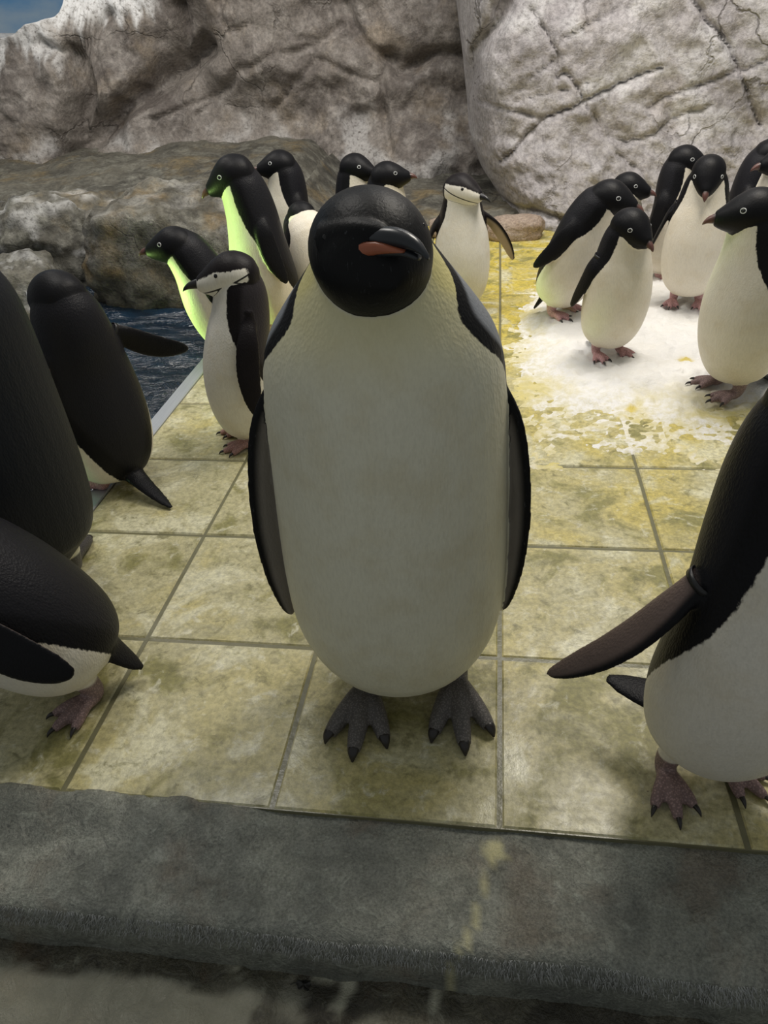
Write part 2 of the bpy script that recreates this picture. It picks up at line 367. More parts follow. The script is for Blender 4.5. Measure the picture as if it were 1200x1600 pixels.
# rock shelf between tiles and back wall (height field)
def heightfield(name, x0, x1, y0, y1, step, fn, mat):
    X = np.arange(x0, x1, step); Y = np.arange(y0, y1, step)
    V = np.array([(x, y, fn(x, y)) for x in X for y in Y])
    return mesh_obj(name, V, grid_faces(len(X), len(Y)), mat)
def shelf_fn(x, y):
    n = fbm(x*1.7, y*1.7, 3, 4)*.05+abs(fbm(x*5, y*5, 8, 4))*.022
    fl = 4.17+.05*fbm(x*1.3, 2, 0, 3); h1 = .30*sstep(fl, fl+.14, np.array(y))*sstep(-1.15, -1.6, np.array(x))
    fr = 4.28+.10*fbm(x*3, 5, 0, 3); h2 = .115*sstep(fr, fr+.10, np.array(y))
    return float(-.14+max(h1, 0)+.02*(y-4)*float(sstep(-1.1, -1.6, np.array(x)))+h2*(1.6 if x > -1.4 else 1.)+n*float(sstep(3.9, 4.3, np.array(y)))+.06*float(sstep(4.6, 5.8, np.array(y))))
S = tag(heightfield('rock_shelf', -7.5, .7, 4.17, 6.4, .03, shelf_fn, M_LEDGE), 'long low wet rock shelf at the foot of the brown rock wall', 'rock')
add_attr(S.data, 'stain', np.zeros(len(S.data.vertices)))

def rock(name, loc, size, seed, mat, label, amp=.16, sub=5, flat=.0, rot=0., stain=0., sq=2.6, cat='rock'):
    bm = bmesh.new(); bmesh.ops.create_icosphere(bm, subdivisions=sub, radius=1.)
    cs, sn = math.cos(rot), math.sin(rot); st = []
    for v in bm.verts:
        p = v.co.copy()
        q = (abs(p.x)**sq+abs(p.y)**sq+abs(p.z)**sq)**(-1/sq); p = p*q
        n = fbm(p.x*1.3+seed, p.y*1.3, p.z*1.3+seed, 4)*amp+(abs(fbm(p.x*3+seed, p.y*3, p.z*3, 4))-.2)*amp*.5+fbm(p.x*9+seed, p.y*9, p.z*9, 3)*amp*.12
        p = p*(1+n); p = Vector((p.x*size[0], p.y*size[1], p.z*size[2]))
        v.co = Vector((p.x*cs-p.y*sn, p.x*sn+p.y*cs, p.z))+Vector((0, 0, size[2]))
        st.append(stain*max(0, min(1, 3*fbm(p.x*9+seed, p.y*9, p.z*3, 4)))*(1 if p.z > .2*size[2] else 0))
    me = bpy.data.meshes.new(name); bm.to_mesh(me); bm.free()
    me.polygons.foreach_set('use_smooth', [True]*len(me.polygons)); me.materials.append(mat); add_attr(me, 'stain', st)
    o = link(bpy.data.objects.new(name, me)); o.location = loc
    return tag(o, label, cat)
rock('rock_mound', (-1.86, 3.40, -.30), (.47, .37, .375), 3.1, M_MOUND, 'rounded wet rock mound jutting over the pool behind the green-lit penguins', .17, rot=.15, stain=.12, sq=3.6)
rock('rock_mound', (-2.92, 3.79, -.30), (.53, .33, .33), 9.4, M_LEDGE, 'pale rough rock hump left of the rounded mound, above the pool', .22, rot=-.2, stain=.4, sq=3.6)
rock('rock_mound', (-2.68, 3.02, -.34), (.29, .25, .27), 15.2, M_LEDGE, 'low grey rock at the water line below the pale hump', .22, rot=.5, stain=.3)
rock('rock_mound', (-3.42, 3.08, -.34), (.34, .28, .33), 25.2, M_LEDGE, 'dark rock standing in the pool beyond the low grey rock', .22, rot=.1, stain=.2)
rock('loose_stone', (.09, 4.02, -.02), (.17, .10, .075), 5.5, M_STONE, 'brown block of stone lying at the corner of the pale boulder', .10, 4, sq=3.5, cat='stone')
rock('loose_stone', (-.28, 4.12, -.02), (.17, .09, .065), 7.7, M_STONE, 'flat grey-brown stone behind the chinstrap penguin with a spread flipper', .10, 4, sq=3.5, cat='stone')

# ------------------------------------------------------------------ snow on the tiles
sx = np.arange(-.12, 2.6, .0125); sy = np.arange(1.15, 3.45, .0125)
GX, GY = np.meshgrid(sx, sy, indexing='ij'); P2 = np.stack([GX.ravel(), GY.ravel()], 1)
lowf = np.array([fbm(a*2.2, b*2.2, 51, 4) for a, b in P2]); midf = np.array([fbm(a*9, b*9, 52, 4) for a, b in P2]); hif = np.array([fbm(a*34, b*34, 53, 3) for a, b in P2])
left = .03+.10*sstep(2.2, 2.95, P2[:, 1])
thick = sstep(0, .30, P2[:, 0]-left+.10*lowf)*sstep(1.52, 1.92, P2[:, 1]+.12*lowf+.05*midf)*sstep(3.22, 2.90, P2[:, 1]-.18*sstep(.3, .8, P2[:, 0])+.10*lowf)
thin = sstep(-.04, .10, P2[:, 0]-left+.08*midf+.05)*sstep(1.22, 1.42, P2[:, 1]+.16*midf+.10*lowf)*sstep(3.25, 3.0, P2[:, 1])
z = -.012+thin*(.0118+.0035*midf+.0085*hif)+thick*(.026+.022*lowf+.008*midf+.0025*hif)
SNOW = tag(mesh_obj('snow_patch', np.column_stack([P2, z]), grid_faces(len(sx), len(sy)), M_SNOW), 'patch of trampled white snow on the yellow tiles under the penguins', 'snow', kind='stuff')
add_attr(SNOW.data, 'slush', np.clip(1.05-thick*1.0, 0, 1))
yel = np.zeros(len(P2))
for q, r in (((1070, 571), .035), ((1165, 715), .05), ((985, 640), .03)):
    c = gp(*q)[:2]; yel = np.maximum(yel, sstep(r, r*.2, np.linalg.norm((P2-c)*[1, .8], axis=1)+midf*.02))
add_attr(SNOW.data, 'yellow', yel*.85)

def snow_z(x, y):
    i = int(round((x-sx[0])/.0125)); j = int(round((y-sy[0])/.0125))
    if 0 <= i < len(sx) and 0 <= j < len(sy): return max(0., float(z[i*len(sy)+j]))
    return 0.

# ------------------------------------------------------------------ penguins
def penguin_material(name, dark, grey, white, cheek, foot, under, scale_size, yellow=None, grey_at=-.05, chin=False):
    m = Mat(name); p = m.obj()
    nd = m.n('ShaderNodeAttribute', attribute_name='zones'); s = m.n_out('ShaderNodeSeparateColor', nd.outputs['Color']); al = nd.outputs['Alpha']
    jit = m.math('MULTIPLY', m.math('SUBTRACT', m.noise(m.scale(p, (1, 1, .5)), 160, 3, .6), .5), .012)
    R = m.math('ADD', s[0], jit)
    n1 = m.noise(p, 14, 4, .6); n2 = m.noise(m.scale(p, (1, 1, .28)), 210, 3, .6)
    dk = m.mix(m.step(s[0], grey_at+.012, grey_at-.012), dark, grey)
    dk = m.mix(m.step(n2, .62, .80, 0, .22), dk, grey)
    wh = m.mix(m.step(n1, .4, .75, 0, .5), white, tuple(a*b for a, b in zip(white, (.86, .80, .68))))
    wh = m.mix(m.step(n2, .35, .75, 0, .22), wh, tuple(a*.6 for a in white))
    if yellow: wh = m.mix(m.step(s[2], 0., 1.), wh, yellow)
    c = m.mix(m.step(R, -.0022, .0022), dk, wh)
    if chin: c = m.mix(m.step(m.math('ABSOLUTE', s[2]), .0030, .0016), c, dark)
    c = m.mix(m.step(al, -.004, .004), c, m.mix(n1, under, tuple(a*.7 for a in under)))
    fm = m.step(s[1], -.002, .002)
    v1 = m.voro(p, 260.); c = m.mix(fm, c, m.mix(m.step(v1, .1, .6), foot, tuple(a*.55 for a in foot)))
    fe = m.voro(m.scale(p, (1, 1, .5)), scale_size); h = m.math('ADD', m.math('MULTIPLY', m.math('MULTIPLY', fe, .6), m.step(s[1], -.16, -.06)), m.math('MULTIPLY', n2, .7))
    rough = m.math('ADD', m.step(R, -.002, .002, .46, .50), m.math('MULTIPLY', fm, -.05))
    return m.out(c, rough, m.bump(h, .42, .0026), spec=m.step(R, -.002, .002, .16, .45))
M_ADELIE = penguin_material('adelie_plumage', (.006, .006, .0075), (.012, .012, .015), (.80, .745, .63), None, (.74, .42, .42), (.33, .26, .20), 300.)
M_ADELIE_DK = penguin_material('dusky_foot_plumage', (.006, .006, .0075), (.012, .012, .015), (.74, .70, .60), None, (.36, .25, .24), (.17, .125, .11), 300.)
M_CHIN = penguin_material('chinstrap_plumage', (.009, .007, .008), (.03, .026, .03), (.83, .80, .72), None, (.60, .35, .32), (.50, .40, .29), 300., chin=True)
M_EMP = penguin_material('emperor_plumage', (.0065, .0065, .007), (.27, .285, .31), (.72, .695, .545), None, (.20, .185, .175), (.26, .235, .205), 210., yellow=(.76, .68, .30), grey_at=-.045)
M_EMPB = penguin_material('emperor_back_plumage', (.007, .0075, .009), (.014, .016, .020), (.72, .695, .545), None, (.095, .088, .085), (.17, .155, .135), 210., grey_at=-.03)
m = Mat('adelie_bill'); xx = m.sep(m.obj())[0]; c = m.mix(m.step(xx, .010, .022), (.012, .010, .010), (.105, .045, .036)); M_BILL = m.out(c, .35)
M_BILLDK = flat_mat('black_bill', (.014, .013, .014), .3)
M_EBILL = flat_mat('emperor_bill', (.022, .025, .030), .30)
m = Mat('orange_plate'); nz = m.noise(m.obj(), 60, 3); xx = m.sep(m.obj())[0]
M_ORANGE = m.out(m.mix(m.step(xx, .062, .085), m.mix(nz, (.40, .115, .045), (.30, .09, .05)), (.10, .05, .05)), .32)
M_EYE = flat_mat('eye_black', (.006, .005, .005), .08)
M_RING = flat_mat('eye_ring_white', (.78, .80, .80), .5)
M_CLAW = flat_mat('claw_horn', (.022, .018, .017), .35)
M_BAND = flat_mat('band_black', (.012, .012, .013), .35)
M_CLIP = flat_mat('band_yellow', (.55, .50, .10), .4)
M_CLIPG = flat_mat('band_green', (.10, .42, .18), .4)

def catmull(A, n):
    A = np.asarray(A, float); P = np.vstack([2*A[0]-A[1], A, 2*A[-1]-A[-2]]); m_ = len(A)-1
    out = []
    for u in np.linspace(0, m_, n):
        i = min(int(u), m_-1); t = u-i; p0, p1, p2, p3 = P[i:i+4]
        out.append(.5*((2*p1)+(-p0+p2)*t+(2*p0-5*p1+4*p2-p3)*t*t+(-p0+3*p1-3*p2+p3)*t**3))
    return np.array(out)
def loft(C, lat, fro, w, df, db, nseg):
    th = np.linspace(-math.pi, math.pi, nseg, endpoint=False); c, s = np.cos(th), np.sin(th)
    n = len(C); V = []
    for i in range(n):
        dep = np.where(c > 0, df[i], db[i])
        V.append(C[i]+np.outer(c*dep, fro[i])+np.outer(s*w[i], lat[i]))
    V = np.vstack(V+[C[:1], C[-1:]])
    Fc = []
    for i in range(n-1):
        for j in range(nseg):
            a, b = i*nseg+j, i*nseg+(j+1) % nseg; Fc += [(a, b, b+nseg), (a, b+nseg, a+nseg)]
    for j in range(nseg):
        Fc.append((n*nseg, (j+1) % nseg, j)); Fc.append((n*nseg+1, (n-1)*nseg+j, (n-1)*nseg+(j+1) % nseg))
    return V, np.array(Fc), th
def frames(C, latref):
    t = np.gradient(C, axis=0); t /= np.linalg.norm(t, axis=1)[:, None]
    lat = latref-(t@latref)[:, None]*t; lat /= np.linalg.norm(lat, axis=1)[:, None]
    return t, lat, np.cross(lat, t)
def rotm(ax, deg): return np.array(Matrix.Rotation(rad(deg), 3, ax))
def tube(C, r, nseg=10, flat=1.):
    C = catmull(C, max(8, 3*len(C))); r = catmull(np.asarray(r, float)[:, None], len(C))[:, 0]
    t = np.gradient(C, axis=0); t /= np.linalg.norm(t, axis=1)[:, None]
    ref = np.array([0, 0, 1.]) if abs(t[0][2]) < .8 else np.array([1., 0, 0])
    up = ref-(t@ref)[:, None]*t; up /= np.linalg.norm(up, axis=1)[:, None]; lat = np.cross(t, up)
    return loft(C, lat, up, r, r*flat, r*flat, nseg)[:2]

ADELIE = dict(
    rings=[(-.015, .028, .038, .042, .036), (-.012, .050, .086, .086, .075), (-.005, .10, .120, .114, .100), (.006, .18, .137, .129, .112), (.012, .27, .138, .129, .108),
           (.012, .36, .126, .113, .098), (.009, .43, .109, .095, .096), (.010, .485, .096, .083, .092), (.016, .53, .082, .072, .082), (.022, .57, .058, .054, .062)],
    tw=[152, 145, 136, 124, 106, 78, 60, 54, 56, 60], head=(.036, .550), stop=.905,
    hr=[tuple(1.54*q for q in r) for r in [(-.058, -.006, .014, .014, .014), (-.046, -.002, .034, .032, .036), (-.020, .001, .044, .042, .045), (.006, .0, .043, .042, .044), (.030, -.005, .034, .033, .034), (.050, -.011, .022, .021, .022), (.063, -.014, .012, .013, .013)]],
    bill=(.082, -.020), eye=(.034, .014, .052), fl=.235, fw=.035, ft=.0085, froot=(-.006, .114, .425), foot=1.12, legx=.0)
CHIN = dict(ADELIE); CHIN['rings'] = [tuple(np.array(r)*[1, 1, .93, .93, .93]) for r in ADELIE['rings']]; CHIN['fl'] = .25; CHIN['fw'] = .037; CHIN['stop'] = 2.; CHIN['tw'] = [158, 152, 145, 136, 118, 80, 60, 56, 60, 66]
EMP = dict(
    rings=[(-.01, .080, .06, .06, .06), (-.01, .098, .130, .115, .115), (0, .145, .182, .158, .150), (0, .22, .207, .183, .168), (0, .32, .214, .189, .170), (0, .44, .213, .187, .165), (0, .58, .208, .176, .155),
           (0, .67, .204, .166, .150), (0, .745, .197, .152, .146), (.002, .80, .180, .134, .136), (.006, .85, .146, .110, .120), (.012, .90, .106, .086, .098), (.022, .950, .070, .062, .072)],
    tw=[165, 150, 135, 122, 112, 104, 98, 90, 80, 62, 58, 88, 104], head=(.056, .933), stop=2.,
    hr=[(-.10, .01, .020, .02, .02), (-.085, .008, .052, .05, .05), (-.045, .004, .082, .078, .078), (.0, .0, .088, .086, .087), (.040, -.004, .080, .079, .080), (.072, -.008, .060, .060, .054), (.092, -.010, .034, .032, .030), (.100, -.012, .016, .016, .016)],
    bill=(.052, .026), eye=(.040, .036, .070), fl=.50, fw=.052, ft=.010, froot=(-.005, .172, .735), foot=1.9, legx=.0)

EYE_ME = {}; 
def eye_mesh(r):
    if r not in EYE_ME:
        bm = bmesh.new(); bmesh.ops.create_uvsphere(bm, u_segments=14, v_segments=8, radius=r); me = bpy.data.meshes.new('eye'); bm.to_mesh(me); bm.free(); me.materials.append(M_EYE)
        me.polygons.foreach_set('use_smooth', [True]*len(me.polygons))
        R_, t_ = r*1.10, r*.20; V = []; n1, n2 = 20, 6
        for i in range(n1):
            for j in range(n2):
                a, b = i/n1*2*math.pi, j/n2*2*math.pi; V.append(((R_+t_*math.cos(b))*math.cos(a), t_*math.sin(b)*1.3, (R_+t_*math.cos(b))*.86*math.sin(a)))
        Fc = [(i*n2+j, ((i+1) % n1)*n2+j, ((i+1) % n1)*n2+(j+1) % n2, i*n2+(j+1) % n2) for i in range(n1) for j in range(n2)]
        rm = bpy.data.meshes.new('eye_ring'); rm.from_pydata(V, [], Fc); rm.materials.append(M_RING); rm.polygons.foreach_set('use_smooth', [True]*len(Fc))
        EYE_ME[r] = (me, rm)
    return EYE_ME[r]
def lofted_bill(name, pts, mat):
    """pts rows: x, z, half width, up, down"""
    A = catmull(pts, 14); C = np.column_stack([A[:, 0], A[:, 0]*0, A[:, 1]]); n = len(A)
    V, Fc, _ = loft(C, np.tile([0, 1., 0], (n, 1)), np.tile([0, 0, 1.], (n, 1)), A[:, 2], A[:, 3], A[:, 4], 14)
    me = bpy.data.meshes.new(name); me.from_pydata(V.tolist(), [], Fc.tolist()); me.materials.append(mat); me.polygons.foreach_set('use_smooth', [True]*len(Fc)); return me
BILL_A = lofted_bill('bill', [(-.014, 0, .018, .018, .017), (0, .000, .016, .016, .0145), (.014, -.002, .012, .0125, .012), (.027, -.006, .009, .0095, .008), (.036, -.012, .0045, .005, .005), (.039, -.016, .001, .002, .002)], M_BILL)
BILL_C = lofted_bill('bill', [(-.014, 0, .017, .018, .016), (0, .000, .0155, .016, .014), (.018, -.002, .0115, .0125, .0115), (.036, -.006, .008, .009, .008), (.048, -.013, .004, .005, .004), (.052, -.018, .001, .002, .002)], M_BILLDK)
BILL_EU = lofted_bill('upper_mandible', [(.014, .003, .006, .005, .006), (.028, .003, .0105, .010, .011), (.048, .002, .0115, .0105, .012), (.066, -.002, .0100, .009, .011), (.082, -.011, .0070, .007, .007), (.092, -.023, .003, .003, .003)], M_EBILL)
BILL_EL = lofted_bill('lower_mandible', [(-.03, -.018, .014, .006, .008), (.0, -.013, .015, .008, .008), (.03, -.011, .012, .006, .007), (.06, -.014, .009, .005, .005), (.080, -.022, .005, .003, .003)], M_EBILL)
def claw_mesh():
    V, Fc = tube([(-.004, 0, 0), (.004, 0, .0012), (.011, 0, -.001), (.016, 0, -.006)], [.0042, .0040, .0028, .0006], 8)
    me = bpy.data.meshes.new('claw'); me.from_pydata(V.tolist(), [], Fc.tolist()); me.materials.append(M_CLAW); me.polygons.foreach_set('use_smooth', [True]*len(Fc)); return me
CLAW = claw_mesh()

def penguin(label, pos, heading, kind='adelie', name=None, scale=1., lean=0., side=0., neck=(0, 0, 0), yaw=0., pitch=0., hroll=0., flip=None, feet=None, tail=None,
            voxel=.0045, mat=None, group=None, band=None, legs=True, z0=None, fat=1., headscale=1., lift=0., tws=1.):
    S = {'adelie': ADELIE, 'chin': CHIN, 'emp': EMP}[kind]; H = scale
    M = mat or {'adelie': M_ADELIE, 'chin': M_CHIN, 'emp': M_EMP}[kind]
    nm = name or {'adelie': 'adelie_penguin', 'chin': 'chinstrap_penguin', 'emp': 'emperor_penguin'}[kind]
    root = link(bpy.data.objects.new(nm, None)); root.empty_display_size = .1
    zz0 = snow_z(*pos)-.004 if z0 is None else z0
    root.location = (pos[0], pos[1], zz0); root.rotation_euler = (0, 0, rad(heading)); root.scale = (H, H, H)
    tag(root, label, 'penguin', group)
    RB = rotm('Y', lean)@rotm('X', side); piv = np.array([0, 0, .07])
    def tb(P): return (np.asarray(P)-piv)@RB.T+piv+np.array([0, 0, lift])         # torso frame -> bird frame
    PV, PF, PZ = [], [], []; off = 0
    def add(V, Fc, Z):
        nonlocal off
        PV.append(V); PF.append(np.asarray(Fc)+off); PZ.append(Z); off += len(V)
    # torso
    Rg = np.array(S['rings'], float); zr = Rg[:, 1]; ztop = zr[-1]; zs = .55*ztop
    k = sstep(zs, ztop, zr)
    C0 = np.column_stack([Rg[:, 0]+neck[0]*k, neck[1]*k, zr+neck[2]*k])
    A = catmull(np.column_stack([C0, Rg[:, 2:]*fat, np.array(S['tw'])]), 44)
    C = A[:, :3]; w, df, db, tw = A[:, 3], A[:, 4], A[:, 5], A[:, 6]*tws
    t, lat, fro = frames(C, np.array([0, 1., 0])); nseg = 40
    V, Fc, th = loft(C, lat, fro, w, df, db, nseg)
    thd = np.abs(np.degrees(th)); s_ = np.linspace(0, 1, len(C))
    Rf = (np.radians(tw)[:, None]-np.radians(thd)[None, :])*w[:, None]
    if kind != 'emp':
        top_ = S['stop']+.05*np.exp(-((thd-40)/22)**2)-.07*np.exp(-(thd/16)**2)
        Rf = np.minimum(Rf, (top_[None, :]-s_[:, None])*.55)
    Z = np.zeros((len(V), 4)); Z[:, 0] = -.03; Z[:len(C)*nseg, 0] = Rf.ravel(); Z[-2, 0] = .05; Z[-1, 0] = -.02
    Z[:, 1] = -.02; Z[:, 3] = -.02
    Z[:, 2] = .02 if kind == 'chin' else 0.
    if kind == 'emp':
        yl = sstep(.56, .92, s_)[:, None]*.55+sstep(.84, .92, s_)[:, None]*sstep(45, 80, thd)[None, :]*.9; Z[:len(C)*nseg, 2] = yl.ravel()
    add(tb(V), Fc, Z)
    # head
    hc = tb(np.array([S['head'][0]+neck[0], neck[1], S['head'][1]+neck[2]]))
    RH = rotm('Z', yaw)@rotm('Y', -pitch)@rotm('X', hroll)*1.
    A = catmull(np.array(S['hr'])*headscale, 26); n = len(A); Ch = np.column_stack([A[:, 0], A[:, 0]*0, A[:, 1]])
    V, Fc, th = loft(Ch, np.tile([0, 1., 0], (n, 1)), np.tile([0, 0, 1.], (n, 1)), A[:, 2], A[:, 3], A[:, 4], 32)
    Z = np.zeros((len(V), 4)); Z[:, 0] = -.02 if kind != 'emp' else -.03; Z[:, 1] = -.2; Z[:, 3] = -.02; Z[:, 2] = .02
    if kind == 'chin':
        # white face below a slanting cap line, thin strap line under the chin
        cap = -(V[:, 2]-(.026-.10*V[:, 0]-.42*np.maximum(0, V[:, 0]-.036)))
        cap = np.where(V[:, 0] < -.01, np.minimum(cap, (V[:, 0]+.058)*.8), cap)
        Z[:, 0] = np.clip(cap, -.03, .03)
        Z[:, 2] = np.where(V[:, 2] < .022, (V[:, 2]+.012+.42*V[:, 0])*.9, .02)
    if kind == 'emp': Z[:, 2] = 0.
    add(hc+V@RH.T, Fc, Z)
    if kind == 'emp':                                      # feathered ridge running onto the base of the bill
        BR = RH@rotm('Z', 38)@rotm('Y', -10); b0 = hc+RH@np.array([S['bill'][0], -.030, S['bill'][1]])
        V, Fc = tube([(-.05, 0, .006), (-.015, 0, .012), (.020, 0, .0125), (.046, 0, .009), (.064, 0, .004)], [.030, .024, .0165, .0105, .004], 16)
        Z = np.zeros((len(V), 4)); Z[:, 0] = -.03; Z[:, 1] = -.2; Z[:, 3] = -.02; add(b0+V@BR.T, Fc, Z)
    # flippers
    flip = flip or {}
    fmid = {}
    for sd, key in ((1, 'L'), (-1, 'R')):
        P = dict(ab=10, sw=-4, tw=0, len=1., curve=.10, wid=1.); P.update(flip.get(key, {}))
        if P.get('hide'): continue
        ab, sw = rad(P['ab']), rad(P['sw'])
        d = np.array([math.sin(sw)*math.cos(ab), sd*math.sin(ab), -math.cos(ab)*math.cos(sw)])
        c = np.array([1., 0, 0]); c -= (c@d)*d
        if np.linalg.norm(c) < .1: c = np.array([0, 0, 1.])-d[2]*d
        c /= np.linalg.norm(c)
        Rt = np.array(Matrix.Rotation(rad(P['tw'])*sd, 3, Vector(d))); c = Rt@c
        nrm = np.cross(d, c)                               # outward normal of the flipper's outer face
        if sd*nrm[1] < 0 and P['ab'] < 80 and abs(P['tw']) < 80: nrm = -nrm
        if P.get('inv'): nrm = -nrm
        rt = np.array(S['froot'])*[1, sd*fat, 1]+np.array([neck[0], neck[1], neck[2]])*float(sstep(zs, ztop, np.array(S['froot'][2])))+np.array(P.get('off', (0, 0, 0)))*[1, sd, 1]
        ts = np.array([-.10, .0, .08, .2, .4, .6, .78, .9, .97, 1.0]); ln = S['fl']*P['len']
        wd = np.array([.45, .60, .74, .92, 1., .95, .80, .58, .36, .14])*S['fw']*P['wid']; tk = np.array([2.2, 2.1, 1.7, 1.25, 1., .95, .85, .75, .65, .5])*S['ft']
        inw = np.where(ts <= 0, 1., np.where(ts < .1, .35, 0.)); big_ = 1.6 if kind == 'emp' else 1.
        Cc = rt+np.outer(inw, np.array([0, -sd*.030, .014])*big_)+np.outer(np.where(ts < 0, ts, ts)*ln, d)-np.outer(P['curve']*ln*np.maximum(ts, 0)**2-.03*ln*np.sin(np.clip(ts, 0, 1)*math.pi), c)+np.outer((.022 if kind == 'emp' else .02)*ln*np.sin(np.clip(ts, 0, 1)*math.pi), nrm)
        A = catmull(np.column_stack([Cc, wd, tk]), 30); n = len(A)
        V, Fc, th = loft(A[:, :3], np.tile(nrm, (n, 1)), np.tile(c, (n, 1)), A[:, 4], A[:, 3], A[:, 3], 20)
        fac = np.tile(np.sin(th), n); lead = np.tile(np.cos(th), n); tt = np.repeat(np.linspace(-.06, 1, n), 20)
        Z = np.zeros((len(V), 4)); Z[:, 1] = -.02; Z[:, 2] = .02 if kind != 'emp' else 0.; Z[:, 0] = -.02; Z[:, 3] = -.02
        und = np.minimum(np.minimum((-fac-.10)*.02, (.62-lead)*.02), (tt-.12)*.1); Z[:n*20, 3] = und
        hem = np.minimum((-fac-.05)*.02, (-lead-.80)*.03); Z[:n*20, 0] = np.where(hem > -.003, hem, -.02) if kind == 'emp' else -.02
        if kind == 'emp': Z[:n*20, 3] = np.minimum(Z[:n*20, 3], -hem)
        add(tb(V), Fc, Z); fmid[key] = (tb(A[:, :3]), A[:, 3], A[:, 4], RB@d, RB@c, RB@nrm)
    # tail
    tl = dict(len=.15, down=38, wid=1., yaw=0); tl.update(tail or {})
    fs = S['foot']**.6 if kind == 'emp' else 1.
    if tl['len'] > 0:
        b = np.array([-.045*fs, 0, .07*fs]); a_ = rad(tl['down']); dv = np.array([-math.cos(a_), 0, -math.sin(a_)]); dv = rotm('Z', tl['yaw'])@dv
        b = tb(b); ts = np.linspace(0, 1, 7)
        Cc = b+np.outer(ts*tl['len']*fs, dv)+np.column_stack([ts*0, ts*0, .25*tl['len']*ts**2*fs*.4])
        lt = rotm('Z', tl['yaw'])@np.array([0, 1., 0]); up = np.cross(dv, lt); wv = np.interp(ts, [0, .3, .8, 1], [.045, .036, .022, .008])*tl['wid']*fs; tv = np.interp(ts, [0, .3, 1], [.030, .012, .0045])*fs
        V, Fc, th = loft(Cc, np.tile(lt, (7, 1)), np.tile(up, (7, 1)), wv, tv, tv, 16)
        Z = np.full((len(V), 4), -.02); Z[:, 2] = .02 if kind == 'chin' else 0
        add(V, Fc, Z)
    # legs and feet
    claws = []
    f = S['foot']
    if legs:
        dflt = {'L': (.01, .050*f if kind != 'emp' else .105, 8), 'R': (.01, -.050*f if kind != 'emp' else -.105, -8)}
        for key in ('L', 'R'):
            fx, fy, fa = (feet or dflt).get(key, dflt[key]) if feet else dflt[key]
            RF = rotm('Z', fa); o0 = np.array([fx, fy, 0])
            hip = tb(np.array([0, (.045 if key == 'L' else -.045)*(f if kind != 'emp' else 2.1), .10*f]))
            ank = o0+RF@np.array([-.008*f, 0, .026*f])
            V, Fc = tube([hip, (hip+ank)/2+np.array([0, 0, .0]), ank, o0+RF@np.array([.012*f, 0, .014*f])], [.034*f, .024*f, .0165*f, .014*f], 14)
            Z = np.full((len(V), 4), -.02); Z[:, 1] = .5*(.055*f*(1 if kind != 'emp' else .8)-V[:, 2]); Z[:, 0] = .03; add(V, Fc, Z)
            tips = []
            for sp, ln in (((-25, .082), (0, .096), (25, .080)) if kind == 'emp' else ((-27, .066), (0, .078), (27, .064))):
                dd = RF@rotm('Z', sp)@np.array([1., 0, 0]); ln *= f*(.86 if kind == 'emp' else 1.)
                st_ = o0+RF@np.array([.0, 0, .018*f])
                r_ = f*(.0102 if kind == 'emp' else .0105)
                V, Fc = tube([st_, st_+dd*ln*.4+[0, 0, .001*f], st_+dd*ln*.75+[0, 0, -.004*f], st_+dd*ln+[0, 0, -.0085*f]], [r_*1.15, r_*1.05, r_*.98, r_*.72], 10)
                Z = np.full((len(V), 4), -.02); Z[:, 1] = .02; add(V, Fc, Z); tips.append((st_+dd*ln*.97+[0, 0, -.0075*f], dd, sp+fa, st_, ln))
            wb = .25 if kind == 'emp' else 1.
            for a, b in ((0, 1), (1, 2)):
                Pa, Pb = tips[a], tips[b]; q = [Pa[3], Pa[3]+Pa[1]*Pa[4]*.82*wb, Pb[3]*.5+Pa[3]*.5+(Pa[1]+Pb[1])*.5*Pa[4]*.70*wb, Pb[3]+Pb[1]*Pb[4]*.74*wb]
                top = [p_+np.array([0, 0, z_*f]) for p_, z_ in zip(q, (.001, -.006, -.006, -.006))]; bot = [p_-np.array([0, 0, .008*f]) for p_ in top]
                V = np.array(top+bot); Fc = [(0, 1, 2), (0, 2, 3), (6, 5, 4), (7, 6, 4), (0, 4, 5), (0, 5, 1), (1, 5, 6), (1, 6, 2), (2, 6, 7), (2, 7, 3), (3, 7, 4), (3, 4, 0)]
                Z = np.full((len(V), 4), -.02); Z[:, 1] = .02; add(V, Fc, Z)
            claws += tips
    V = np.vstack(PV); Fc = np.vstack(PF); Z = np.vstack(PZ)
    # one continuous skin: voxel union of all the pieces, smoothed, then zones carried over
    src = bpy.data.meshes.new('src'); src.from_pydata(V.tolist(), [], Fc.tolist()); so = bpy.data.objects.new('src', src); COL.objects.link(so)
    md = so.modifiers.new('r', 'REMESH'); md.mode = 'VOXEL'; md.voxel_size = voxel; md.use_smooth_shade = True
    sm = so.modifiers.new('s', 'SMOOTH'); sm.factor = .5; sm.iterations = 9
    dg = bpy.context.evaluated_depsgraph_get(); ev = so.evaluated_get(dg); me = bpy.data.meshes.new_from_object(ev)
    bpy.data.objects.remove(so); bpy.data.meshes.remove(src)
    nv = len(me.vertices); co = np.empty(nv*3, np.float32); me.vertices.foreach_get('co', co); co = co.reshape(-1, 3)
    bvh = BVHTree.FromPolygons(V.tolist(), Fc.tolist()); hit = np.empty((nv, 3)); idx = np.empty(nv, int)
    for i_, v in enumerate(co.tolist()):
        h_ = bvh.find_nearest(v); hit[i_] = h_[0]; idx[i_] = h_[2]
    tri = Fc[idx]; a, b, c = V[tri[:, 0]], V[tri[:, 1]], V[tri[:, 2]]
    v0, v1, v2 = b-a, c-a, hit-a; d00 = (v0*v0).sum(1); d01 = (v0*v1).sum(1); d11 = (v1*v1).sum(1); d20 = (v2*v0).sum(1); d21 = (v2*v1).sum(1)
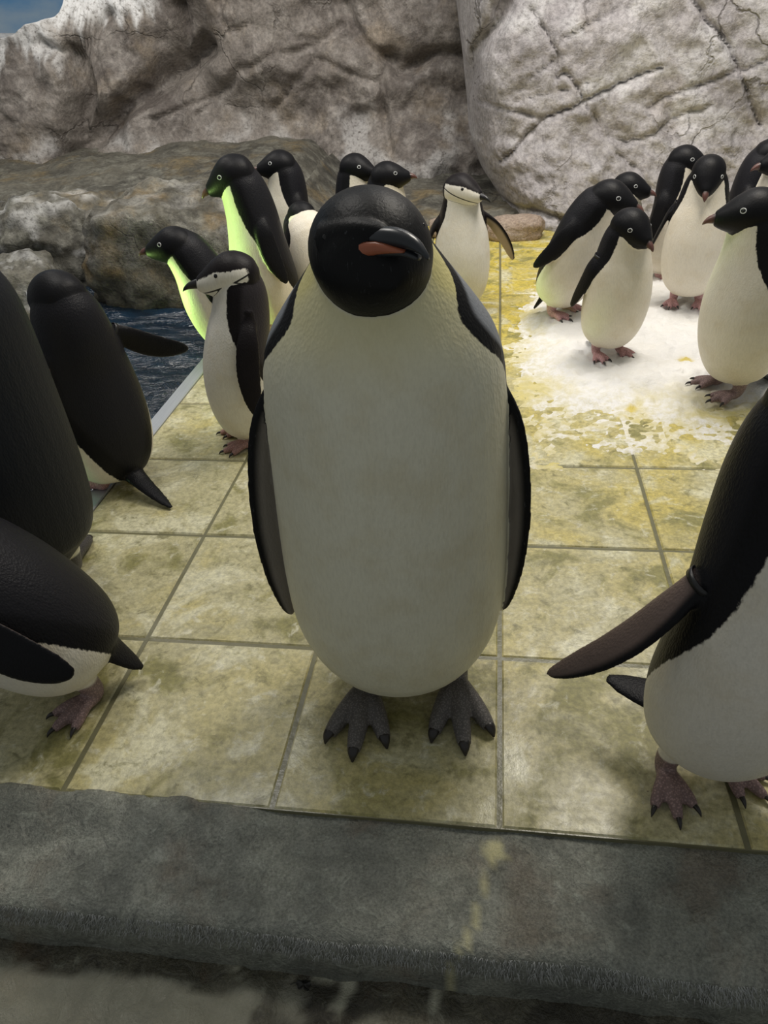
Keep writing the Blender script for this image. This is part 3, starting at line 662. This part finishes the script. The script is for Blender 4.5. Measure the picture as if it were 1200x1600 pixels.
    den = d00*d11-d01*d01; den[den == 0] = 1e-12; bb = (d11*d20-d01*d21)/den; cc = (d00*d21-d01*d20)/den
    zo = Z[tri[:, 0]]*(1-bb-cc)[:, None]+Z[tri[:, 1]]*bb[:, None]+Z[tri[:, 2]]*cc[:, None]
    ed = np.empty(len(me.edges)*2, np.int32); me.edges.foreach_get('vertices', ed); ed = ed.reshape(-1, 2)
    for _ in range(2):
        acc = zo.copy(); cnt = np.ones(nv)
        for k_ in range(4):
            acc[:, k_] += np.bincount(ed[:, 0], zo[ed[:, 1], k_], nv)+np.bincount(ed[:, 1], zo[ed[:, 0], k_], nv)
        cnt += np.bincount(ed[:, 0], minlength=nv)+np.bincount(ed[:, 1], minlength=nv); zo = acc/cnt[:, None]
    at_ = me.attributes.new('zones', 'FLOAT_COLOR', 'POINT'); at_.data.foreach_set('color', zo.astype(np.float32).ravel())
    me.name = 'body'; me.materials.clear(); me.materials.append(M); me.polygons.foreach_set('use_smooth', [True]*len(me.polygons))
    body = link(bpy.data.objects.new('body', me), root)
    # head parts
    HM = Matrix.LocRotScale(Vector(hc), Matrix(RH.tolist()), None)
    hs = headscale
    if kind == 'emp':
        o = link(bpy.data.objects.new('upper_mandible', BILL_EU), root); BM_ = HM@Matrix.Translation((S['bill'][0], -.030, S['bill'][1]))@Matrix.Rotation(rad(38), 4, 'Z')@Matrix.Rotation(-rad(10), 4, 'Y')@Matrix.Scale(1.22, 4); o.matrix_local = BM_
        lo = link(bpy.data.objects.new('lower_mandible', BILL_EL), root); lo.matrix_local = BM_
        for sd in (1, -1):
            A = catmull([(-.046, -.030, .0005, .002), (-.030, -.0215, .0012, .003), (-.016, -.0155, .0032, .004), (.006, -.0080, .0078, .005), (.036, -.006, .0068, .004), (.068, -.013, .0015, .002)], 16); n = len(A)
            wl = np.interp(A[:, 0], [-.03, 0, .03, .06, .08], [.0150, .0155, .0125, .009, .005])
            Cc = np.column_stack([A[:, 0], sd*wl, A[:, 1]]); V_, F_, _ = loft(Cc, np.tile([0, 1., 0], (n, 1)), np.tile([0, 0, 1.], (n, 1)), np.full(n, .0045), A[:, 2], A[:, 2], 10)
            mesh_obj('bill_plate', V_, F_, M_ORANGE, lo)['label'] = 'orange-red plate on the lower bill'
    else:
        o = link(bpy.data.objects.new('bill', BILL_C if kind == 'chin' else BILL_A), root); o.matrix_local = HM@Matrix.Translation((S['bill'][0]*hs, 0, S['bill'][1]*hs))@Matrix.Scale(hs*1.15, 4)
    er = {'adelie': .0072, 'chin': .0085, 'emp': .005}[kind]
    em, rm = eye_mesh(er)
    for sd in (1, -1):
        e = link(bpy.data.objects.new('eye', em), root)
        # find the skin beside the head at eye height
        org = hc+RH@np.array([S['eye'][0]*hs, sd*.2, S['eye'][1]*hs]); dr = RH@np.array([0, -sd*1., 0])
        hb = bvh.ray_cast(Vector(org), Vector(dr)); loc = Vector(hb[0]) if hb[0] else Vector(hc)
        nr = Vector(hb[1]) if hb[0] else Vector(dr)*-1
        if nr.dot(Vector(dr)) > 0: nr = -nr
        loc = loc-nr*(er*.55+.001)
        e.matrix_local = Matrix.LocRotScale(loc, nr.to_track_quat('Y', 'Z'), None)
        if kind == 'adelie':
            r_ = link(bpy.data.objects.new('eye_ring', rm), e); r_.location = (0, er*.55, 0)
    for tip, dd, ang, _, _ in claws:
        c_ = link(bpy.data.objects.new('claw', CLAW), root); s_f = f*(1. if kind != 'emp' else 1.25)
        c_.matrix_local = Matrix.LocRotScale(Vector(tip), Matrix.Rotation(rad(ang), 3, 'Z'), Vector((s_f, s_f, s_f)) if kind != 'emp' else Vector((1.35, 2.9, 2.3)))
    if band:
        key, bmat, clip = band; Cn, wn, tn, d, c, nrm = fmid[key]; i_ = 5 if kind != 'emp' else 4
        n1 = 22; V_ = []; F_ = []
        for q in range(n1):
            a_ = q/n1*2*math.pi
            for dz, ex in ((-.005, .0015), (.005, .0015), (.005, .0035), (-.005, .0035)):
                V_.append(Cn[i_]+c*(wn[i_]+ex)*math.cos(a_)+nrm*(tn[i_]+ex)*math.sin(a_)+d*dz)
        for q in range(n1):
            for k_ in range(4): F_.append((q*4+k_, ((q+1) % n1)*4+k_, ((q+1) % n1)*4+(k_+1) % 4, q*4+(k_+1) % 4))
        bo = mesh_obj('flipper_band', V_, F_, bmat, root)
        if clip:
            pc = Cn[i_]+c*(wn[i_]+.005)+nrm*.004; V_, F_ = tube([pc-d*.009, pc-d*.003+c*.002, pc+d*.004+c*.001, pc+d*.011], [.003, .0055, .0055, .003], 8)
            mesh_obj('clip', V_, F_, clip, bo)
    return root

# ---- the birds: position on the floor, heading (0 = +X, to the right; -90 = towards the window)
penguin('big emperor penguin standing front-on with black head turned and orange-striped bill', (-.213, .345), -88, 'emp', voxel=.0032,
        yaw=20, pitch=2, flip={'L': dict(ab=5, sw=4, tw=-50, off=(-.01, .008, 0), len=1.04, curve=.04, wid=.88), 'R': dict(ab=6, sw=4, tw=-50, off=(-.01, .010, 0), len=1.09, curve=.04, wid=.88)},
        feet={'R': (.055, -.068, -4), 'L': (.03, .116, 8)}, tail=dict(len=.12, down=40), band=('R', M_BAND, M_CLIP))
penguin('large dark emperor penguin seen from behind next to the stooping penguin', (-1.215, .575), 131, 'emp', voxel=.0045, mat=M_EMPB, yaw=10, tail=dict(len=.10), tws=.62,
        flip={'R': dict(ab=0, sw=16, len=.85), 'L': dict(ab=0, sw=16, len=.85)})
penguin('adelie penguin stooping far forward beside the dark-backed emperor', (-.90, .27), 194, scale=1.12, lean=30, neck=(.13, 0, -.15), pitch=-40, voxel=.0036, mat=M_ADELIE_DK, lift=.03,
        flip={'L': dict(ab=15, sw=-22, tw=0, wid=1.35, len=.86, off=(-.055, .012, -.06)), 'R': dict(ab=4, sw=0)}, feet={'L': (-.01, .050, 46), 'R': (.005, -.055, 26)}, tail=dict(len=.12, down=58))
penguin('adelie penguin seen from behind at the pool edge with one flipper held out', (-1.21, 1.11), 150, scale=1.1, lean=2, yaw=0, voxel=.0042,
        flip={'R': dict(ab=54, sw=-6, tw=75, inv=1), 'L': dict(ab=12)}, tail=dict(len=.22, down=22, wid=.8, yaw=-4), band=('R', M_BAND, None))
penguin('adelie penguin leaning over the pool with green-lit breast and greenish bill', (-1.11, 2.15), 208, scale=1.03, lean=17, neck=(.03, 0, -.02), pitch=4, yaw=-16)
penguin('chinstrap penguin facing the pool from the tiled edge, black strap under chin', tuple(gp(392, 686)[:2]), 202, 'chin', scale=1.04, lean=-7, yaw=-8, pitch=2, voxel=.0038,
        flip={'L': dict(ab=14, sw=4, tw=0, len=1.05)})
penguin('tall adelie penguin with dark pointed head and long green-lit breast', (-1.04, 2.52), 206, scale=1.17, lean=4, neck=(.03, 0, .035), pitch=-14, yaw=-10)
penguin('adelie penguin twisting its head out of sight behind the tall one', (-.89, 2.76), -40, scale=1.0, lean=-6, neck=(-.10, .02, -.12), yaw=150, pitch=-30)
penguin('adelie penguin with pink-tipped bill behind the tall green-lit one', (-1.10, 3.26), 210, scale=1.08, lean=2, pitch=6, yaw=-16)
penguin('adelie penguin peeping over the emperor\'s head, bill hidden by its neighbour', (-.76, 3.24), -40, scale=1.03, yaw=25)
penguin('adelie penguin behind the emperor\'s head with red-tipped bill pointing aside', (-.575, 3.02), -30, scale=1.02, yaw=36, pitch=10)
penguin('chinstrap penguin standing with one flipper spread in front of the brown stone', (-.185, 2.72), -80, 'chin', scale=1.0, yaw=48, pitch=0,
        flip={'L': dict(ab=36, sw=0, tw=-40), 'R': dict(ab=18, sw=-6)})
penguin('hunched adelie penguin with ragged shoulder feathers and tail on the snow edge', (.25, 2.55), -30, scale=1.04, lift=.022, lean=16, neck=(.045, 0, -.045), yaw=8, pitch=-4, tail=dict(len=.13, down=60),
        flip={'R': dict(ab=10, sw=-18)})
penguin('adelie penguin mostly hidden between the hunched bird and the paired birds', (.53, 2.88), -20, scale=.92, yaw=0, neck=(0, 0, -.03))
penguin('small adelie penguin in front of the hunched one, standing in loose snow', tuple(gp(946, 562)[:2]), -66, scale=.92, lift=.022, yaw=14, pitch=-14, lean=4, neck=(.01, 0, -.02),
        flip={'R': dict(ab=12, sw=-10), 'L': dict(ab=8)}, band=('R', M_BAND, M_CLIPG))
penguin('adelie penguin side-on behind the one facing the window, one eye showing', (.81, 3.12), -32, scale=.99, yaw=6)
penguin('adelie penguin facing straight ahead with both white-ringed eyes showing', (.835, 2.68), -102, scale=.97, lift=.022, yaw=0, pitch=-26,
        flip={'R': dict(ab=20), 'L': dict(ab=8)}, band=('R', M_BAND, M_CLIP))
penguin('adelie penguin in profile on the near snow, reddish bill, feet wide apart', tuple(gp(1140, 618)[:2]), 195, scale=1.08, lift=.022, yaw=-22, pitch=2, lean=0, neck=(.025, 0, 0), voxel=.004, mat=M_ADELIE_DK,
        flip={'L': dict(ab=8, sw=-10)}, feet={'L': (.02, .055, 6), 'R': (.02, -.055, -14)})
penguin('adelie penguin by the boulder with its back hunched behind a neighbour\'s bill', (1.10, 3.14), -20, scale=1.05, lean=10, yaw=10)
penguin('adelie penguin by the boulder turning a pink bill across its neighbour', (1.19, 2.80), 215, scale=1.05, yaw=-30, pitch=0)
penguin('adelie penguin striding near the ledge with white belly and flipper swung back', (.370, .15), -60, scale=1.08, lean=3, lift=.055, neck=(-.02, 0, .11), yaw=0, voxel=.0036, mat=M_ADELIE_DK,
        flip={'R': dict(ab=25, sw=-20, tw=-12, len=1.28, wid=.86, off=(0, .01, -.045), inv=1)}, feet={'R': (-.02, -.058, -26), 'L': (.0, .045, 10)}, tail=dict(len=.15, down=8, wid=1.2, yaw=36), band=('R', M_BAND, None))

# ------------------------------------------------------------------ dead leaf in the gutter
def dead_leaf(px, py, size, seed, label):
    r = random.Random(seed); p = gp(px, py, -.100); n = 22; V = [(0, 0, .006)]; Fc = []
    for k in range(n):
        a = k/n*2*math.pi; rr = size*(.72+.28*abs(math.sin(a*2.5+.6)))*r.uniform(.88, 1.1)
        for q, f_ in enumerate((.5, 1.)):
            V.append((math.cos(a)*rr*f_*1.15, math.sin(a)*rr*f_*.85, .005*math.sin(a*3)*f_+r.uniform(-.002, .002)+.004*f_))
    for k in range(n):
        a, b = 1+2*k, 1+2*((k+1) % n); Fc += [(0, a, b), (a, a+1, b+1, b)]
    root = link(bpy.data.objects.new('dead_leaf', None)); root.location = (p[0], p[1], -.098); tag(root, label, 'leaf')
    bl = mesh_obj('blade', V, Fc, M_LEAF, root); sd_ = bl.modifiers.new('thick', 'SOLIDIFY'); sd_.thickness = .0012
    V, Fc = tube([(-size*.9, 0, .003), (-size*1.4, .001, .004), (-size*2.0, -.002, .002)], [.0009, .0008, .0006], 6); mesh_obj('stem', V, Fc, M_LEAF, root)
M_LEAF = flat_mat('dead_leaf', (.014, .013, .010), .5)
dead_leaf(475, 1541, .011, 2, 'small black dead leaf lying in the wet gutter')
